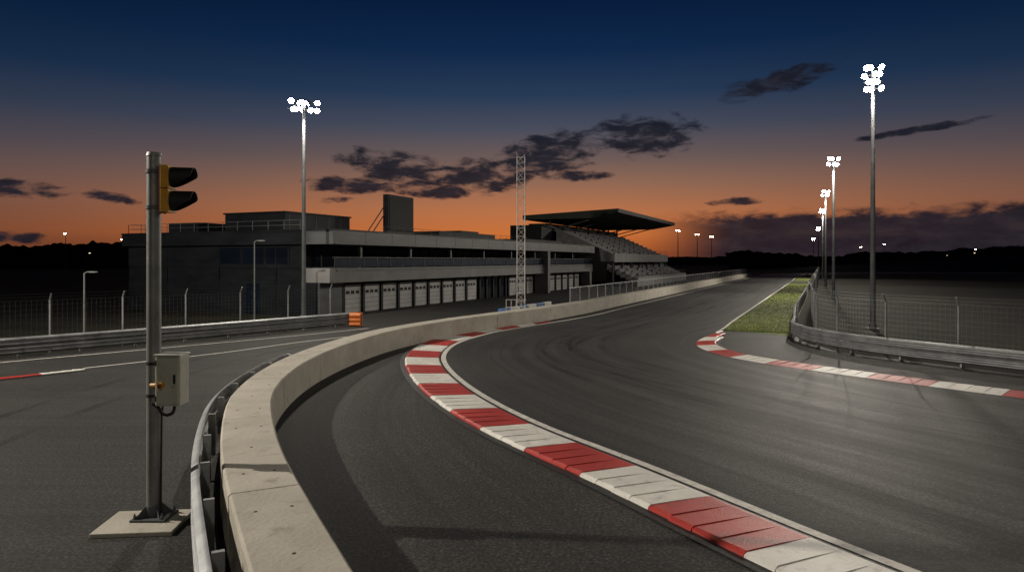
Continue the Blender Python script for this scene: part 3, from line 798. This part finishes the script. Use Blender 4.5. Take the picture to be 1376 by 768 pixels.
cv=N(nt,'ShaderNodeCombineXYZ'); L(mt('MULTIPLY',az,0.42),cv.inputs[0]); L(mt('MULTIPLY',el,1.15),cv.inputs[1])
nz=N(nt,'ShaderNodeTexNoise'); nz.inputs['Scale'].default_value=1.0; nz.inputs['Detail'].default_value=8; nz.inputs['Roughness'].default_value=0.62; nz.inputs['Distortion'].default_value=0.3
L(cv.outputs[0],nz.inputs['Vector'])
clouds=[(-12.6,6.2,4.6,0.7,0.02),(-9.6,7.5,4.4,1.7,-.12),(-3.0,6.9,5.2,1.45,0.06),(2.9,8.8,4.6,1.9,0.14),(11.1,10.2,4.2,1.7,-0.02),(20.8,13.6,4.3,0.95,0.17),(-36,4.9,3.6,0.6,-.06),(-30.5,4.6,1.9,0.4,-.1),(-6.2,5.7,3.4,0.6,0.0),(5.2,7.0,3.2,0.5,0.05),(31,9.4,4.0,0.28,0.10),(18,4.7,2.2,0.35,0),(-38,1.6,4,0.5,0),(-14.5,4.9,1.4,.3,0)]
m=None
for (a_,e_,wa,he,sl) in clouds:
    da=mt('SUBTRACT',az,a_); x=mt('DIVIDE',da,wa); y=mt('DIVIDE',mt('SUBTRACT',mt('SUBTRACT',el,e_),mt('MULTIPLY',da,sl)),he)
    d=mt('SUBTRACT',1.0,mt('ADD',mt('MULTIPLY',x,x),mt('MULTIPLY',y,y)))
    d=mt('MAXIMUM',d,-2.0)
    m=d if m is None else mt('MAXIMUM',m,d)
mm_=mt('ADD',m,mt('MULTIPLY',mt('SUBTRACT',nz.outputs[0],0.50),4.4))
mr=N(nt,'ShaderNodeMapRange'); mr.interpolation_type='SMOOTHSTEP'; mr.inputs['From Min'].default_value=-0.2; mr.inputs['From Max'].default_value=0.9; L(mm_,mr.inputs['Value'])
cm=mt('MULTIPLY',mr.outputs[0],0.95)
bk=mt('SUBTRACT',mt('MULTIPLY_ADD',mt('SUBTRACT',nz.outputs[0],0.5),2.6,3.7),el)
b1=N(nt,'ShaderNodeMapRange'); b1.interpolation_type='SMOOTHSTEP'; b1.inputs['From Min'].default_value=-0.4; b1.inputs['From Max'].default_value=0.6; L(bk,b1.inputs['Value'])
b2=N(nt,'ShaderNodeMapRange'); b2.interpolation_type='SMOOTHSTEP'; b2.inputs['From Min'].default_value=10.0; b2.inputs['From Max'].default_value=18.0; L(az,b2.inputs['Value'])
bank=mt('MULTIPLY',mt('MULTIPLY',b1.outputs[0],b2.outputs[0]),0.96)
mask=mt('MAXIMUM',cm,bank)
ccol=ramp(nz.outputs[0],[(0.35,lin(44,40,46)),(0.52,lin(29,31,41)),(0.72,lin(20,22,32))])
mx2=N(nt,'ShaderNodeMix',data_type='RGBA'); L(mask,mx2.inputs[0]); L(sky,mx2.inputs[6]); L(ccol,mx2.inputs[7])
L(mx2.outputs[2],bg.inputs['Color']); bg.inputs['Strength'].default_value=1.0

# ------------------------------------------------------------------ camera
cd=bpy.data.cameras.new('camera'); cam=bpy.data.objects.new('camera',cd); scene.collection.objects.link(cam)
cam.location=(0,0,3.5); cam.rotation_euler=(math.radians(90),0,0); cd.lens=24; cd.sensor_width=36; cd.shift_y=-34/1376
cd.clip_end=6000; cd.clip_start=0.05
scene.camera=cam
